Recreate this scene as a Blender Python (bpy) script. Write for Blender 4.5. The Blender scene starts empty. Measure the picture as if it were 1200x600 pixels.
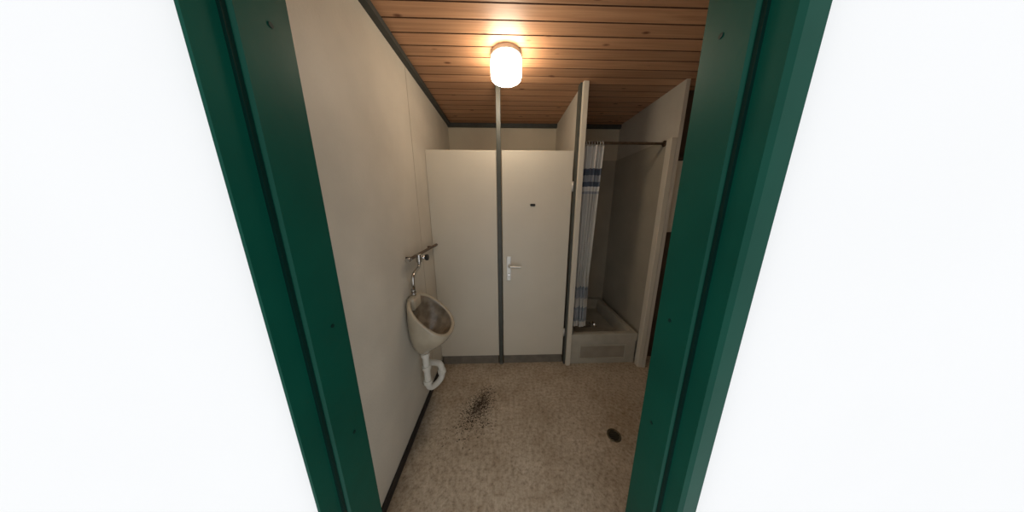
import bpy, bmesh, math, random
from mathutils import Vector, noise
random.seed(4)
ZOOM = 1.0
sc = bpy.context.scene
try:
    sc.view_settings.view_transform = 'Standard'
    sc.view_settings.look = 'None'
except Exception as e:
    print(e)
H = 1.555
ZC = 2.473     # ceiling
XL = -0.644    # left wall
YB = 2.75      # back wall
YP = 1.90      # cubicle front plane
XR = 1.95

# ------------------------------------------------------------ materials
def mat(name, col, rough=0.6, metal=0.0, var=0.0, scale=8.0, bump=0.0, bscale=120.0, spec=0.4, col2=None, emit=None):
    m = bpy.data.materials.new(name); m.use_nodes = True
    nt = m.node_tree; b = nt.nodes['Principled BSDF']
    b.inputs['Roughness'].default_value = rough
    b.inputs['Metallic'].default_value = metal
    b.inputs['Specular IOR Level'].default_value = spec
    tc = nt.nodes.new('ShaderNodeTexCoord')
    n = nt.nodes.new('ShaderNodeTexNoise'); n.inputs['Scale'].default_value = scale
    n.inputs['Detail'].default_value = 6
    nt.links.new(tc.outputs['Object'], n.inputs['Vector'])
    r = nt.nodes.new('ShaderNodeValToRGB')
    c2 = col2 if col2 else tuple(max(0, c*(1-var)) for c in col)
    r.color_ramp.elements[0].position = 0.35; r.color_ramp.elements[1].position = 0.65
    r.color_ramp.elements[0].color = (*c2, 1); r.color_ramp.elements[1].color = (*col, 1)
    nt.links.new(n.outputs['Fac'], r.inputs['Fac'])
    nt.links.new(r.outputs['Color'], b.inputs['Base Color'])
    if bump > 0:
        n2 = nt.nodes.new('ShaderNodeTexNoise'); n2.inputs['Scale'].default_value = bscale
        nt.links.new(tc.outputs['Object'], n2.inputs['Vector'])
        bp = nt.nodes.new('ShaderNodeBump'); bp.inputs['Strength'].default_value = bump
        bp.inputs['Distance'].default_value = 0.004
        nt.links.new(n2.outputs['Fac'], bp.inputs['Height'])
        nt.links.new(bp.outputs['Normal'], b.inputs['Normal'])
    if emit:
        b.inputs['Emission Color'].default_value = (*emit[0], 1)
        b.inputs['Emission Strength'].default_value = emit[1]
    return m

M_wall = mat('wall_paint', (0.61,0.565,0.48), 0.55, var=0.12, scale=3, bump=0.35, bscale=90)
M_wallb = mat('wall_back_paint', (0.64,0.57,0.44), 0.6, var=0.08, scale=3, bump=0.2)
M_ext = mat('exterior_white_paint', (0.95,0.95,0.95), 0.8, var=0.01, scale=3, bump=0.05)
M_part = mat('laminate_cream', (0.65,0.60,0.495), 0.45, var=0.05, scale=2.5, bump=0.05)
M_trim = mat('grey_trim_paint', (0.055,0.06,0.055), 0.5, var=0.2, scale=20)
M_post = mat('post_grey_green', (0.075,0.08,0.068), 0.45, var=0.15, scale=15)
M_plinth = mat('plinth_grey', (0.20,0.175,0.14), 0.6, var=0.25, scale=12)
M_black = mat('black_rubber', (0.012,0.011,0.010), 0.5, var=0.3, scale=20)
M_green = mat('green_gloss_paint', (0.001,0.062,0.040), 0.45, var=0.15, scale=5, bump=0.08, bscale=30, spec=0.15)
M_green2 = mat('dark_green_paint', (0.001,0.02,0.015), 0.45, var=0.15, scale=5, spec=0.15)
M_chrome = mat('chrome', (0.55,0.53,0.5), 0.22, metal=1.0, var=0.15, scale=30)
M_brass = mat('old_brass_pipe', (0.17,0.12,0.08), 0.4, metal=0.7, var=0.4, scale=40)
M_alu = mat('aluminium_handle', (0.62,0.60,0.55), 0.35, metal=0.5, var=0.1, scale=30)
M_pvc = mat('white_pvc', (0.74,0.72,0.65), 0.35, var=0.08, scale=20)
M_cer = mat('aged_ceramic', (0.46,0.40,0.30), 0.18, var=0.18, scale=9, spec=0.6)
M_cerin = mat('inner_ceramic', (0.30,0.25,0.185), 0.25, scale=14, col2=(0.15,0.12,0.085))  # bowl inside: darker, mottled version of the ceramic tone
M_liner = mat('shower_liner', (0.42,0.38,0.30), 0.4, var=0.12, scale=4)
M_tray = mat('tray_enamel', (0.48,0.45,0.37), 0.35, var=0.15, scale=10)
M_panel = mat('tray_panel', (0.34,0.30,0.24), 0.4, var=0.15, scale=10)
M_dark = mat('dark_hole', (0.006,0.006,0.005), 0.7, var=0.2)
M_brown = mat('brown_wall', (0.075,0.045,0.03), 0.7, var=0.3, scale=6)
M_debris = mat('dirt', (0.06,0.042,0.028), 0.9, var=0.5, scale=60)
M_glass = mat('opal_glass_lit', (1,0.95,0.85), 0.3, var=0.0, emit=((1.0,0.855,0.665), 27.0))
M_drain = mat('drain_brass', (0.16,0.14,0.09), 0.35, metal=0.7, var=0.3, scale=50)
M_ring = mat('white_metal', (0.6,0.58,0.53), 0.4, var=0.05)

# floor vinyl
def floor_mat():
    m = bpy.data.materials.new('speckled_vinyl'); m.use_nodes=True
    nt=m.node_tree; b=nt.nodes['Principled BSDF']; b.inputs['Roughness'].default_value=0.42
    tc=nt.nodes.new('ShaderNodeTexCoord')
    def no(s,d=8):
        n=nt.nodes.new('ShaderNodeTexNoise'); n.inputs['Scale'].default_value=s; n.inputs['Detail'].default_value=d
        n.inputs['Roughness'].default_value=0.75
        nt.links.new(tc.outputs['Object'],n.inputs['Vector']); return n
    n1=no(44); r1=nt.nodes.new('ShaderNodeValToRGB')
    e=r1.color_ramp.elements; e[0].position=0.34; e[0].color=(0.24,0.185,0.13,1); e[1].position=0.64; e[1].color=(0.60,0.515,0.405,1)
    x=r1.color_ramp.elements.new(0.48); x.color=(0.46,0.385,0.29,1)
    nt.links.new(n1.outputs['Fac'],r1.inputs['Fac'])
    n2=no(2.8,6); r2=nt.nodes.new('ShaderNodeValToRGB')
    e=r2.color_ramp.elements; e[0].position=0.32; e[0].color=(0.68,0.62,0.55,1); e[1].position=0.62; e[1].color=(1,1,1,1)
    nt.links.new(n2.outputs['Fac'],r2.inputs['Fac'])
    mx=nt.nodes.new('ShaderNodeMix'); mx.data_type='RGBA'; mx.blend_type='MULTIPLY'; mx.inputs['Factor'].default_value=1
    nt.links.new(r1.outputs['Color'],mx.inputs['A']); nt.links.new(r2.outputs['Color'],mx.inputs['B'])
    # ingrained grime band along the left wall base, ragged by noise
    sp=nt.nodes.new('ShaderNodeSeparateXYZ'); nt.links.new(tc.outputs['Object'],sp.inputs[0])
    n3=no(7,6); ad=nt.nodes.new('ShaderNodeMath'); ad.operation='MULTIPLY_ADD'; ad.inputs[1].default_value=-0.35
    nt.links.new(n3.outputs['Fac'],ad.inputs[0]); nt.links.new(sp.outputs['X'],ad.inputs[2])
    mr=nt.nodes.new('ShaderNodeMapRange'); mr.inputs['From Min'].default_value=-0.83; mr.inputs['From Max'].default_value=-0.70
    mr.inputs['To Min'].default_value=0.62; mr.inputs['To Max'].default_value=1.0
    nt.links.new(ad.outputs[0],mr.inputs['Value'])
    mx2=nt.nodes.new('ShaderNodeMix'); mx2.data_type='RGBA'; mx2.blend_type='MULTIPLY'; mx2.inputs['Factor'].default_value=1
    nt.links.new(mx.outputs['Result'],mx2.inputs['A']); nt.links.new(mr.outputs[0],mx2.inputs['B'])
    nt.links.new(mx2.outputs['Result'],b.inputs['Base Color'])
    return m
M_floor=floor_mat()

def wood_mat():
    m = bpy.data.materials.new('pine_boards'); m.use_nodes=True
    nt=m.node_tree; b=nt.nodes['Principled BSDF']; b.inputs['Roughness'].default_value=0.5
    L=nt.links.new
    tc=nt.nodes.new('ShaderNodeTexCoord')
    sp=nt.nodes.new('ShaderNodeSeparateXYZ'); L(tc.outputs['Object'],sp.inputs[0])
    dv=nt.nodes.new('ShaderNodeMath'); dv.operation='DIVIDE'; dv.inputs[1].default_value=0.095; L(sp.outputs['Y'],dv.inputs[0])
    fl=nt.nodes.new('ShaderNodeMath'); fl.operation='FLOOR'; L(dv.outputs[0],fl.inputs[0])
    wn=nt.nodes.new('ShaderNodeTexWhiteNoise'); wn.noise_dimensions='1D'; L(fl.outputs[0],wn.inputs['W'])
    of=nt.nodes.new('ShaderNodeMath'); of.operation='MULTIPLY_ADD'; of.inputs[1].default_value=17.0
    L(wn.outputs['Value'],of.inputs[0]); L(sp.outputs['X'],of.inputs[2])
    cb=nt.nodes.new('ShaderNodeCombineXYZ'); L(of.outputs[0],cb.inputs['X']); L(sp.outputs['Y'],cb.inputs['Y']); L(fl.outputs[0],cb.inputs['Z'])
    mp=nt.nodes.new('ShaderNodeMapping'); mp.inputs['Scale'].default_value=(1.6,45.0,1.0); L(cb.outputs[0],mp.inputs['Vector'])
    n=nt.nodes.new('ShaderNodeTexNoise'); n.inputs['Scale'].default_value=1.5; n.inputs['Detail'].default_value=5; n.inputs['Distortion'].default_value=0.5
    L(mp.outputs[0],n.inputs['Vector'])
    r=nt.nodes.new('ShaderNodeValToRGB'); e=r.color_ramp.elements
    e[0].position=0.28; e[0].color=(0.47,0.235,0.12,1); e[1].position=0.72; e[1].color=(0.66,0.365,0.20,1)
    L(n.outputs['Fac'],r.inputs['Fac'])
    # knots
    mp2=nt.nodes.new('ShaderNodeMapping'); mp2.inputs['Scale'].default_value=(5.0,11.0,1.0); L(cb.outputs[0],mp2.inputs['Vector'])
    vo=nt.nodes.new('ShaderNodeTexVoronoi'); vo.inputs['Scale'].default_value=1.0; L(mp2.outputs[0],vo.inputs['Vector'])
    r2=nt.nodes.new('ShaderNodeValToRGB'); e=r2.color_ramp.elements
    e[0].position=0.06; e[0].color=(0.28,0.16,0.11,1); e[1].position=0.15; e[1].color=(1,1,1,1)
    L(vo.outputs['Distance'],r2.inputs['Fac'])
    mx=nt.nodes.new('ShaderNodeMix'); mx.data_type='RGBA'; mx.blend_type='MULTIPLY'; mx.inputs['Factor'].default_value=1
    L(r.outputs['Color'],mx.inputs['A']); L(r2.outputs['Color'],mx.inputs['B'])
    mr=nt.nodes.new('ShaderNodeMapRange'); mr.inputs['To Min'].default_value=0.82; mr.inputs['To Max'].default_value=1.1
    L(wn.outputs['Value'],mr.inputs['Value'])
    mx2=nt.nodes.new('ShaderNodeMix'); mx2.data_type='RGBA'; mx2.blend_type='MULTIPLY'; mx2.inputs['Factor'].default_value=1
    L(mx.outputs['Result'],mx2.inputs['A']); L(mr.outputs[0],mx2.inputs['B'])
    L(mx2.outputs['Result'],b.inputs['Base Color'])
    return m
M_wood=wood_mat()
M_groove=mat('board_groove',(0.13,0.055,0.027),0.8,var=0.3,scale=30)

# curtain: translucent fabric with blue pattern bands
def curtain_mat():
    m=bpy.data.materials.new('curtain_fabric'); m.use_nodes=True
    nt=m.node_tree; b=nt.nodes['Principled BSDF']; b.inputs['Roughness'].default_value=0.6
    L=nt.links.new
    tc=nt.nodes.new('ShaderNodeTexCoord'); sp=nt.nodes.new('ShaderNodeSeparateXYZ'); L(tc.outputs['Object'],sp.inputs[0])
    mr=nt.nodes.new('ShaderNodeMapRange'); mr.inputs['From Min'].default_value=0.4; mr.inputs['From Max'].default_value=2.1
    L(sp.outputs['Z'],mr.inputs['Value'])
    r=nt.nodes.new('ShaderNodeValToRGB'); r.color_ramp.interpolation='CONSTANT'
    white=(0.86,0.84,0.79,1); gr=(0.68,0.66,0.60,1); blue=(0.12,0.15,0.20,1); lb=(0.42,0.44,0.47,1); pb=(0.32,0.36,0.40,1)
    els=[(0,gr),(0.03,pb),(0.05,lb),(0.10,pb),(0.115,gr),(0.17,lb),(0.22,pb),(0.235,gr),(0.74,lb),(0.752,white),(0.775,blue),(0.80,lb),(0.83,blue),(0.86,white)]
    e=r.color_ramp.elements; e[0].position=0; e[0].color=els[0][1]; e[1].position=els[1][0]; e[1].color=els[1][1]
    for p,c in els[2:]:
        k=e.new(p); k.color=c
    L(mr.outputs[0],r.inputs['Fac'])
    L(r.outputs['Color'],b.inputs['Base Color'])
    b.inputs['Roughness'].default_value=0.8
    tr=nt.nodes.new('ShaderNodeBsdfTranslucent'); L(r.outputs['Color'],tr.inputs['Color'])
    ms=nt.nodes.new('ShaderNodeMixShader'); ms.inputs[0].default_value=0.3
    L(b.outputs[0],ms.inputs[1]); L(tr.outputs[0],ms.inputs[2]); L(ms.outputs[0],nt.nodes['Material Output'].inputs['Surface'])
    return m
M_curt=curtain_mat()

# ------------------------------------------------------------ helpers
def link(o, parent=None):
    sc.collection.objects.link(o)
    if parent: o.parent = parent
    return o
def empty(name):
    e=bpy.data.objects.new(name,None); e.empty_display_size=0.1; sc.collection.objects.link(e); return e
def from_bm(name,bm,m,parent=None,smooth=False):
    me=bpy.data.meshes.new(name); bmesh.ops.recalc_face_normals(bm,faces=bm.faces[:]); bm.to_mesh(me); bm.free()
    ms = m if isinstance(m,(list,tuple)) else [m]
    for k in ms: me.materials.append(k)
    if smooth:
        for p in me.polygons: p.use_smooth=True
    return link(bpy.data.objects.new(name,me),parent)
def add_box(bm,x0,x1,y0,y1,z0,z1,bev=0,mi=0):
    r=bmesh.ops.create_cube(bm,size=1)
    for v in r['verts']:
        v.co=Vector((x0+(v.co.x+.5)*(x1-x0),y0+(v.co.y+.5)*(y1-y0),z0+(v.co.z+.5)*(z1-z0)))
    fs=set(f for v in r['verts'] for f in v.link_faces)
    for f in fs: f.material_index=mi
    if bev>0:
        es=list(set(e for v in r['verts'] for e in v.link_edges))
        rr=bmesh.ops.bevel(bm,geom=es,offset=bev,segments=2,affect='EDGES',profile=0.5)
        for f in rr['faces']: f.material_index=mi
def box(name,x0,x1,y0,y1,z0,z1,m,parent=None,bev=0):
    bm=bmesh.new(); add_box(bm,x0,x1,y0,y1,z0,z1,bev)
    return from_bm(name,bm,m,parent)
def cyl(name,c,axis,r,l,m,parent=None,r2=None,seg=40,bev=0.0):
    bm=bmesh.new()
    bmesh.ops.create_cone(bm,cap_ends=True,segments=seg,radius1=r,radius2=r if r2 is None else r2,depth=l)
    if bev>0:
        es=[e for e in bm.edges if any(len(f.verts)>4 for f in e.link_faces)]
        bmesh.ops.bevel(bm,geom=es,offset=bev,segments=3,affect='EDGES',profile=0.5)
    q=Vector((0,0,1)).rotation_difference(Vector(axis).normalized())
    for v in bm.verts: v.co=q@v.co+Vector(c)
    o=from_bm(name,bm,m,parent)
    for p in o.data.polygons: p.use_smooth=len(p.vertices)<=4
    return o
def tube(name,pts,r,m,parent=None,smooth=True,res=4):
    cu=bpy.data.curves.new(name+'_c','CURVE'); cu.dimensions='3D'; cu.bevel_depth=r; cu.bevel_resolution=res; cu.use_fill_caps=True
    if smooth:
        s=cu.splines.new('NURBS'); s.points.add(len(pts)-1)
        for p,c in zip(s.points,pts): p.co=(*c,1)
        s.use_endpoint_u=True; s.order_u=3; s.resolution_u=10
    else:
        s=cu.splines.new('POLY'); s.points.add(len(pts)-1)
        for p,c in zip(s.points,pts): p.co=(*c,1)
    t=bpy.data.objects.new(name+'_t',cu); sc.collection.objects.link(t)
    dg=bpy.context.evaluated_depsgraph_get(); me=bpy.data.meshes.new_from_object(t.evaluated_get(dg))
    bpy.data.objects.remove(t)
    me.name=name; me.materials.clear(); me.materials.append(m)
    for p in me.polygons: p.use_smooth=True
    return link(bpy.data.objects.new(name,me),parent)
def prism(name,poly,z0,z1,m,parent=None):
    bm=bmesh.new()
    a=[bm.verts.new((x,y,z0)) for x,y in poly]; b=[bm.verts.new((x,y,z1)) for x,y in poly]
    bm.faces.new(a); bm.faces.new(b[::-1]); n=len(poly)
    for i in range(n): bm.faces.new((a[i],a[(i+1)%n],b[(i+1)%n],b[i]))
    return from_bm(name,bm,m,parent)

# ------------------------------------------------------------ room shell
YF0,YF1=0.42,0.56           # front wall outer/inner face
DL,DR,DT=-0.455,0.450,2.06  # door opening
FWL,FWR=0.018,0.058         # outer frame widths
box('floor',XL-0.1,XR+0.1,YF0,YB+0.1,-0.08,0,M_floor)
box('wall_left',XL-0.1,XL,YF1,YB,0,ZC,M_wall)
box('wall_back',XL-0.1,XR+0.1,YB,YB+0.1,0,ZC,M_wallb)
box('wall_right',XR,XR+0.1,YF1,YB,0,ZC,M_wall)
bm=bmesh.new()
add_box(bm,-4.2,DL-FWL,YF0,YF1-0.001,-0.3,3.6)
add_box(bm,DR+FWR,4.2,YF0,YF1-0.001,-0.3,3.6)
add_box(bm,DL-FWL,DR+FWR,YF0,YF1-0.001,DT+0.05,3.6)
from_bm('wall_front',bm,M_ext)
# ceiling boards with v-grooves
bm=bmesh.new()
P=0.095; y=math.floor(YF1/P)*P; g=0.0042; gd=0.006
prof=[]
while y<YB+P:
    prof+= [(y,ZC+gd,1),(y+g,ZC,0),(y+P-g,ZC,1)]
    y+=P
prof=[(min(max(a,YF1-0.0),YB),b,c) for a,b,c in prof]
va=[bm.verts.new((XL-0.1,a,b)) for a,b,c in prof]; vb=[bm.verts.new((XR+0.1,a,b)) for a,b,c in prof]
for i in range(len(prof)-1):
    if abs(prof[i][0]-prof[i+1][0])>1e-6:
        f=bm.faces.new((va[i],va[i+1],vb[i+1],vb[i])); f.material_index=prof[i][2]
add_box(bm,XL-0.1,XR+0.1,YF1,YB+0.1,ZC+gd+0.001,ZC+0.09)
from_bm('ceiling',bm,[M_wood,M_groove])
# trims
box('trim_ceiling_left',XL,XL+0.035,YF1,YB-0.04,ZC-0.03,ZC,M_trim)
box('trim_ceiling_back',XL,XR,YB-0.035,YB,ZC-0.038,ZC,M_trim)
box('baseboard_left',XL,XL+0.014,YF1,YP-0.01,0,0.055,M_black,bev=0.003)
box('trim_wall_seam',XL,XL+0.0015,1.655,1.659,0.06,ZC-0.03,mat('seam',(0.42,0.375,0.30)))

# ------------------------------------------------------------ green door frame (stepped profile)
fr=empty('door_frame')
def jamb(s,xi,fw,name):
    if fw>0.03:
        front=[(xi+s*0.014,0.405),(xi+s*0.022,0.398),(xi+s*fw,0.398)]
    else:
        front=[(xi+s*0.014,0.400),(xi+s*fw,0.398)]
    poly=[(xi,YF1+0.012),(xi,0.462),(xi+s*0.012,0.456)]+front+[(xi+s*fw,YF1),(xi+s*0.09,YF1),(xi+s*0.09,YF1+0.012)]
    return prism(name,poly,0,DT+0.05,M_green,fr)
jamb(-1,DL,FWL,'jamb_left'); jamb(1,DR,FWR,'jamb_right')
box('head',DL,DR,0.40,YF1+0.012,DT,DT+0.05,M_green,fr)
for sx,xi in ((-1,DL),(1,DR)):
    box('seal_strip',*(sorted((xi+sx*0.0129,xi+sx*0.006))),0.4480,0.4565,0.0,DT,M_green2,fr)
    for z in (0.9,1.25,1.9):
        cyl('screw',(xi-sx*0.0005,0.525,z),(1,0,0),0.005,0.002,M_green2,fr,seg=12)
box('threshold',DL,DR,0.40,YF1,0.0,0.015,M_alu,fr,bev=0.003)

# ------------------------------------------------------------ toilet cubicle
PT=2.0; PB=0.095
box('cubicle_partition',XL+0.002,-0.071,YP,YP+0.03,PB,PT,M_part,bev=0.002)
po=empty('cubicle_post')
box('post_shaft',-0.068,-0.032,YP-0.012,YP+0.035,0.012,ZC,M_post,po,bev=0.003)
cyl('post_foot',(-0.05,YP+0.01,0.007),(0,0,1),0.026,0.014,M_plinth,po)
box('post_cap',-0.073,-0.027,YP-0.017,YP+0.04,ZC-0.025,ZC-0.001,M_plinth,po)
d=empty('door_1')
box('door_leaf',-0.026,0.566,YP-0.004,YP+0.03,PB,PT,M_part,d,bev=0.003)
box('handle_plate',0.010,0.050,YP-0.012,YP-0.004,0.89,1.120,M_alu,d,bev=0.003)
tube('lever',[(0.033,YP-0.010,1.03),(0.033,YP-0.045,1.03),(0.045,YP-0.052,1.03),(0.135,YP-0.05,1.028)],0.011,M_alu,d)
cyl('key_knob',(0.03,YP-0.018,0.95),(0,1,0),0.009,0.014,M_chrome,d,seg=20)
bm=bmesh.new(); add_box(bm,0.214,0.258,YP-0.010,YP-0.004,1.558,1.578,bev=0.004)
from_bm('occupancy_indicator',bm,M_black,d)
for z in (0.35,1.72):
    cyl('hinge',(0.570,YP-0.012,z),(0,0,1),0.008,0.08,M_alu,d,seg=20)
box('trim_cubicle_plinth_left',XL+0.016,-0.078,YP+0.005,YP+0.028,0,PB-0.003,M_plinth)
box('trim_cubicle_plinth_right',-0.022,0.565,YP+0.005,YP+0.028,0,PB-0.003,M_plinth)

# ------------------------------------------------------------ shower
box('wall_shower_divider',0.600,0.625,YP-0.02,YB,0,ZC,M_wall)
box('trim_shower_post',0.578,0.599,YP-0.03,YP+0.03,0,ZC,M_post,bev=0.002)
box('trim_shower_edge',0.594,0.638,YP-0.055,YP-0.021,0,ZC,M_part,bev=0.004)
box('wall_shower_right',1.345,1.375,1.80,YB,0,ZC,M_wall)
box('trim_shower_jamb',1.300,1.344,1.80,1.86,0,2.08,M_part,bev=0.004)
st=empty('shower_stall')
box('liner_back',0.626,1.344,YB-0.013,YB-0.001,0.30,2.09,M_liner,st)
box('liner_right',1.331,1.344,1.862,YB-0.014,0.30,2.09,M_liner,st)
box('liner_left',0.626,0.637,1.90,YB-0.014,0.30,2.09,M_liner,st)
tr=empty('shower_tray')
bm=bmesh.new()
X0,X1,Y0,Y1,ZT=0.640,1.299,1.865,YB-0.015,0.335
def ringv(ix,z): return [bm.verts.new(c) for c in ((X0+ix,Y0+ix,z),(X1-ix,Y0+ix,z),(X1-ix,Y1-ix,z),(X0+ix,Y1-ix,z))]
rs=[ringv(0.0,0.26),ringv(0.0,ZT-0.004),ringv(0.004,ZT),ringv(0.045,ZT),ringv(0.060,ZT-0.02),ringv(0.09,ZT-0.12),ringv(0.2,ZT-0.13)]
for a,b in zip(rs,rs[1:]):
    for i in range(4): bm.faces.new((a[i],a[(i+1)%4],b[(i+1)%4],b[i]))
bm.faces.new(rs[-1])
from_bm('basin',bm,M_tray,tr)
box('skirt',X0,X1,Y0+0.012,Y0+0.03,0,0.259,M_tray,tr)
bm=bmesh.new()
fx0,fx1,fz0,fz1=0.74,1.19,0.065,0.20
for a in ((fx0-0.010,fx1+0.010,fz0-0.010,fz0),(fx0-0.010,fx1+0.010,fz1,fz1+0.010),(fx0-0.010,fx0,fz0,fz1),(fx1,fx1+0.010,fz0,fz1)):
    add_box(bm,a[0],a[1],Y0+0.002,Y0+0.012,a[2],a[3])
from_bm('skirt_panel_frame',bm,M_tray,tr)
box('skirt_panel',fx0,fx1,Y0+0.009,Y0+0.0118,fz0,fz1,M_panel,tr)
cyl('tray_drain',(0.97,2.3,ZT-0.127),(0,0,1),0.035,0.004,M_chrome,tr)
sf=empty('shower_mixer')
tube('riser',[(0.80,YB-0.05,1.0),(0.80,YB-0.05,1.95)],0.009,M_chrome,sf,smooth=False)
box('mixer_body',0.72,0.88,YB-0.075,YB-0.03,1.30,1.345,M_chrome,sf,bev=0.012)
for x in (0.70,0.90): cyl('knob',(x,YB-0.052,1.322),(1,0,0),0.025,0.04,M_chrome,sf,bev=0.004)
for z in (1.0,1.95): cyl('bracket',(0.80,YB-0.033,z),(0,1,0),0.012,0.038,M_chrome,sf)
tube('hose',[(0.80,YB-0.06,1.30),(0.82,YB-0.1,0.9),(0.85,YB-0.2,0.5),(0.86,2.4,0.26),(0.80,2.2,0.235),(0.84,2.05,0.30),(0.90,2.02,0.34)],0.008,M_chrome,sf)
cyl('hand_shower_head',(0.93,2.03,0.345),(0.6,0.1,0.6),0.035,0.025,M_chrome,sf,bev=0.005)
# rod
rd=empty('shower_curtain_rail')
tube('rail',[(0.6385,1.92,2.065),(1.3305,1.92,2.065)],0.011,M_brass,rd,smooth=False)
for x in (0.6425,1.3265): cyl('flange',(x,1.92,2.065),(1,0,0),0.024,0.008,M_brass,rd)
# curtain
bm=bmesh.new(); NU,NV=120,60; grid=[]
for j in range(NV+1):
    t=j/NV; z=2.045-t*(2.045-0.395)
    row=[]
    w=0.168-0.050*math.sin(min(1,t*1.3)*math.pi*0.5)+0.01*t
    for i in range(NU+1):
        s=i/NU
        a=s*math.pi*2*5.0
        x=0.660+s*w+0.010*math.sin(a*2+t*2)
        yy=1.935+(0.030-0.006*t)*math.sin(a+0.6*math.sin(t*4))+0.012*math.sin(s*9+t*5)
        row.append(bm.verts.new((x,yy,z)))
    grid.append(row)
for j in range(NV):
    for i in range(NU): bm.faces.new((grid[j][i],grid[j][i+1],grid[j+1][i+1],grid[j+1][i]))
ct=from_bm('shower_curtain',bm,M_curt,None,True)
for i in range(7):
    x=0.668+i*0.023
    pts=[(x,1.92+0.017*math.cos(a),2.058+0.022*math.sin(a)) for a in [k/16*2*math.pi for k in range(17)]]
    tube('curtain_ring',pts,0.0025,M_ring,ct,smooth=False,res=2)

# ------------------------------------------------------------ right niche behind shower wall
box('wall_niche',1.376,XR,1.96,2.00,0,ZC,M_brown)
mc=empty('wall_cabinet')
box('cabinet_body',1.40,1.88,1.90,1.959,1.33,1.93,M_part,mc,bev=0.004)
box('cabinet_top',1.39,1.89,1.88,1.959,1.935,1.96,M_brown,mc,bev=0.003)
cyl('cabinet_knob',(1.86,1.893,1.5),(0,1,0),0.01,0.015,M_chrome,mc,seg=16)

# ------------------------------------------------------------ ceiling lamp
lp=empty('ceiling_lamp'); LX,LY=0.012,1.57
cyl('lamp_base',(LX,LY,ZC-0.0125),(0,0,1),0.092,0.025,M_ring,lp,bev=0.003)
bm=bmesh.new(); seg=64
pr=[(0.086,ZC-0.026),(0.093,ZC-0.032),(0.095,ZC-0.045),(0.095,ZC-0.125),(0.091,ZC-0.139),(0.078,ZC-0.147),(0.04,ZC-0.149),(0.0,ZC-0.149)]
rings=[]
for r,z in pr[:-1]:
    rings.append([bm.verts.new((LX+r*math.cos(2*math.pi*k/seg),LY+r*math.sin(2*math.pi*k/seg),z)) for k in range(seg)])
for a,b in zip(rings,rings[1:]):
    for k in range(seg): bm.faces.new((a[k],a[(k+1)%seg],b[(k+1)%seg],b[k]))
bm.faces.new(rings[-1]); bm.faces.new(rings[0][::-1])
from_bm('lamp_glass',bm,M_glass,lp,True)

# ------------------------------------------------------------ urinal
ur=empty('urinal'); UY=1.365
XW=XL+0.001
UZ=0.838
def rimpt(th,k=1.0):
    ct_,sn=math.cos(th),math.sin(th)
    Cx,Cz=-0.505,UZ
    dx,dz=0.132,-0.130
    w=0.178*(1+0.02*sn)
    cc=math.copysign(abs(ct_)**0.82,ct_); ss=math.copysign(abs(sn)**0.92,sn)
    return Vector((Cx+dx*ss*k, UY+w*cc*k, Cz+dz*ss*k))
N=48
bm=bmesh.new()
def ring(f): return [bm.verts.new(f(2*math.pi*i/N)) for i in range(N)]
def outer(t):
    def f(th):
        p=rimpt(th)
        c=Vector((-0.505,UY,UZ)); off=p-c
        hor=Vector((off.x*0.95,off.y,off.z*0.15))
        o=off.lerp(hor,min(1,t*1.2))
        sc_=(1-t**2.2*0.70)
        bc=Vector((-0.505-0.075*t**1.2,UY,UZ-0.275*t))
        q=bc+o*sc_
        q.x=max(q.x,XW)
        return q
    return f
def lip(k,dn):
    def f(th):
        p=rimpt(th,k); n=Vector((0.69,0,0.72)); p=p+n*dn; p.x=max(p.x,XW+0.003); return p
    return f
def inner(t):
    def f(th):
        p=rimpt(th,0.86); c=Vector((-0.505,UY,UZ)); off=p-c
        hor=Vector((off.x*0.85,off.y,off.z*0.3))
        o=off.lerp(hor,min(1,t*1.1))
        bc=Vector((-0.505-0.055*t,UY,UZ-0.2*t))
        q=bc+o*(1-t**2*0.75); q.x=max(q.x,XW+0.015)
        return q
    return f
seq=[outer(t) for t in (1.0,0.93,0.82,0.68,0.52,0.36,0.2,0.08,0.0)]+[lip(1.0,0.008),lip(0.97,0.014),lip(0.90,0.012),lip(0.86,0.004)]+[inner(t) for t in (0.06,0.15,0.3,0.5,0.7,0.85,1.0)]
R=[ring(f) for f in seq]
n_out=12
for j,(a,b) in enumerate(zip(R,R[1:])):
    for i in range(N):
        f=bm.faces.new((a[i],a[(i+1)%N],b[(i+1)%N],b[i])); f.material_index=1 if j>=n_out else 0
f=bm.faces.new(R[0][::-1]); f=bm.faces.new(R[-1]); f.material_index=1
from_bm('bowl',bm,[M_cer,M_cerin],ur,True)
box('back_boss',XW,XW+0.055,UY-0.06,UY+0.06,UZ+0.048,UZ+0.141,M_cer,ur,bev=0.018)
cyl('spud_nut',(XW+0.03,UY,UZ+0.148),(0,0,1),0.016,0.016,M_chrome,ur,seg=6)
cyl('waste_grate',(-0.56,UY,UZ-0.194),(0,0,1),0.02,0.004,M_chrome,ur,seg=20)
fp=empty('flush_valve')
tube('supply_pipe',[(XW+0.035,1.33,1.228),(XW+0.035,YP-0.001,1.228)],0.011,M_brass,fp,smooth=False)
for y in (1.38,1.78): 
    cyl('pipe_clip',(XW+0.018,y,1.228),(1,0,0),0.010,0.036,M_brass,fp,seg=16)
cyl('pipe_end',(XW+0.035,1.33,1.228),(0,1,0),0.015,0.03,M_chrome,fp,seg=20)
cyl('valve_body',(XW+0.05,1.455,1.211),(0,0,1),0.019,0.055,M_chrome,fp,bev=0.004)
cyl('valve_stem',(XW+0.075,1.455,1.216),(1,0,0),0.013,0.05,M_chrome,fp)
cyl('push_knob',(XW+0.105,1.455,1.216),(1,0,0),0.021,0.018,M_black,fp,bev=0.004)
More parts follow.
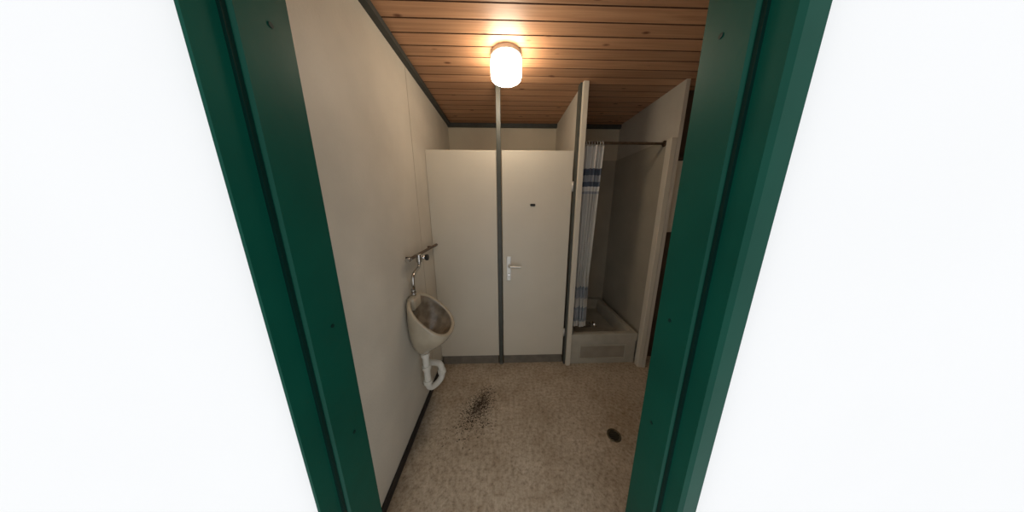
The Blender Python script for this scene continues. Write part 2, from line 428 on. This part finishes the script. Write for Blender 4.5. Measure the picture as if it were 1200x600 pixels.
tube('flush_bend',[(XW+0.05,1.455,1.186),(XW+0.05,1.45,1.15),(XW+0.055,1.38,1.15),(XW+0.06,1.31,1.13),(XW+0.06,1.305,1.075),(XW+0.05,1.33,1.045),(XW+0.03,UY,1.025),(XW+0.03,UY,UZ+0.1575)],0.011,M_chrome,fp)
cyl('coupling',(XW+0.03,UY,1.012),(0,0,1),0.016,0.02,M_chrome,fp,seg=8)
# trap
tp=empty('urinal_trap')
PX=-0.578
tube('trap_tube',[(PX,UY,UZ-0.277),(PX,UY,0.42),(PX,UY,0.30),(PX+0.003,UY+0.006,0.235),(PX+0.035,UY+0.055,0.215),(PX+0.067,UY+0.104,0.235),(PX+0.07,UY+0.11,0.28),(PX+0.07,UY+0.11,0.32),(PX+0.06,UY+0.115,0.352),(PX+0.03,UY+0.125,0.355),(XW+0.0,UY+0.14,0.355)],0.023,M_pvc,tp)
for z,xx,yy in ((0.525,PX,UY),(0.42,PX,UY),(0.295,PX,UY),(0.290,PX+0.07,UY+0.11)):
    cyl('slip_nut',(xx,yy,z),(0,0,1),0.031,0.03,M_pvc,tp,seg=14,bev=0.003)
cyl('wall_flange',(XW+0.006,UY+0.14,0.355),(1,0,0),0.036,0.012,M_pvc,tp)

# ------------------------------------------------------------ floor drain
fd=empty('floor_drain')
bm=bmesh.new()
prf=[(0.047,0.0005),(0.046,0.004),(0.036,0.004),(0.034,0.0015)]
rg=[[bm.verts.new((0.747+r*math.cos(2*math.pi*k/40),1.165+r*math.sin(2*math.pi*k/40),z)) for k in range(40)] for r,z in prf]
for a,b in zip(rg,rg[1:]):
    for k in range(40): bm.faces.new((a[k],a[(k+1)%40],b[(k+1)%40],b[k]))
from_bm('drain_ring',bm,M_drain,fd,True)
cyl('drain_hole',(0.747,1.165,0.001),(0,0,1),0.034,0.0015,M_dark,fd)
bm=bmesh.new()
for k in range(-2,3): add_box(bm,0.747-0.028,0.747+0.028,1.165+k*0.012-0.0015,1.165+k*0.012+0.0015,0.0018,0.0032)
from_bm('drain_grate',bm,M_drain,fd)

# ------------------------------------------------------------ dirt debris
bm=bmesh.new()
for k in range(2000):
    ux=random.gauss(0,0.042); uy=random.gauss(0,0.070)
    x=-0.205+ux+0.30*uy; yy=1.445+uy
    if random.random()<0.30: x+=random.uniform(-0.15,0.08); yy-=random.uniform(0,0.22)
    s=random.uniform(0.0008,0.0026); a=random.uniform(0,math.pi); el=random.uniform(1,3.0)
    h=random.uniform(0.0006,0.002)
    c,sn=math.cos(a),math.sin(a)
    b4=[]
    for dx,dy in ((-el,-1),(el*0.8,-1.1),(el,0.9),(-el*0.7,1)):
        b4.append((x+(dx*c-dy*sn)*s, yy+(dx*sn+dy*c)*s))
    lo=[bm.verts.new((p[0],p[1],0.0002)) for p in b4]; top=bm.verts.new((x,yy,h))
    bm.faces.new(lo[::-1])
    for i in range(4): bm.faces.new((lo[i],lo[(i+1)%4],top))
from_bm('dirt_debris',bm,M_debris)

# ------------------------------------------------------------ world + camera
w=bpy.data.worlds.new('overcast_sky'); sc.world=w; w.use_nodes=True
bg=w.node_tree.nodes['Background']; bg.inputs['Color'].default_value=(0.97,0.985,1.0,1); bg.inputs['Strength'].default_value=1.05

cam=bpy.data.cameras.new('camera'); cam.sensor_fit='HORIZONTAL'; cam.sensor_width=36; cam.lens=253/1200*36*ZOOM; cam.clip_start=0.02
co=bpy.data.objects.new('camera',cam); sc.collection.objects.link(co)
co.location=(0,0,H); co.rotation_euler=(math.radians(90-12.9),0,math.radians(-1.76))
sc.camera=co
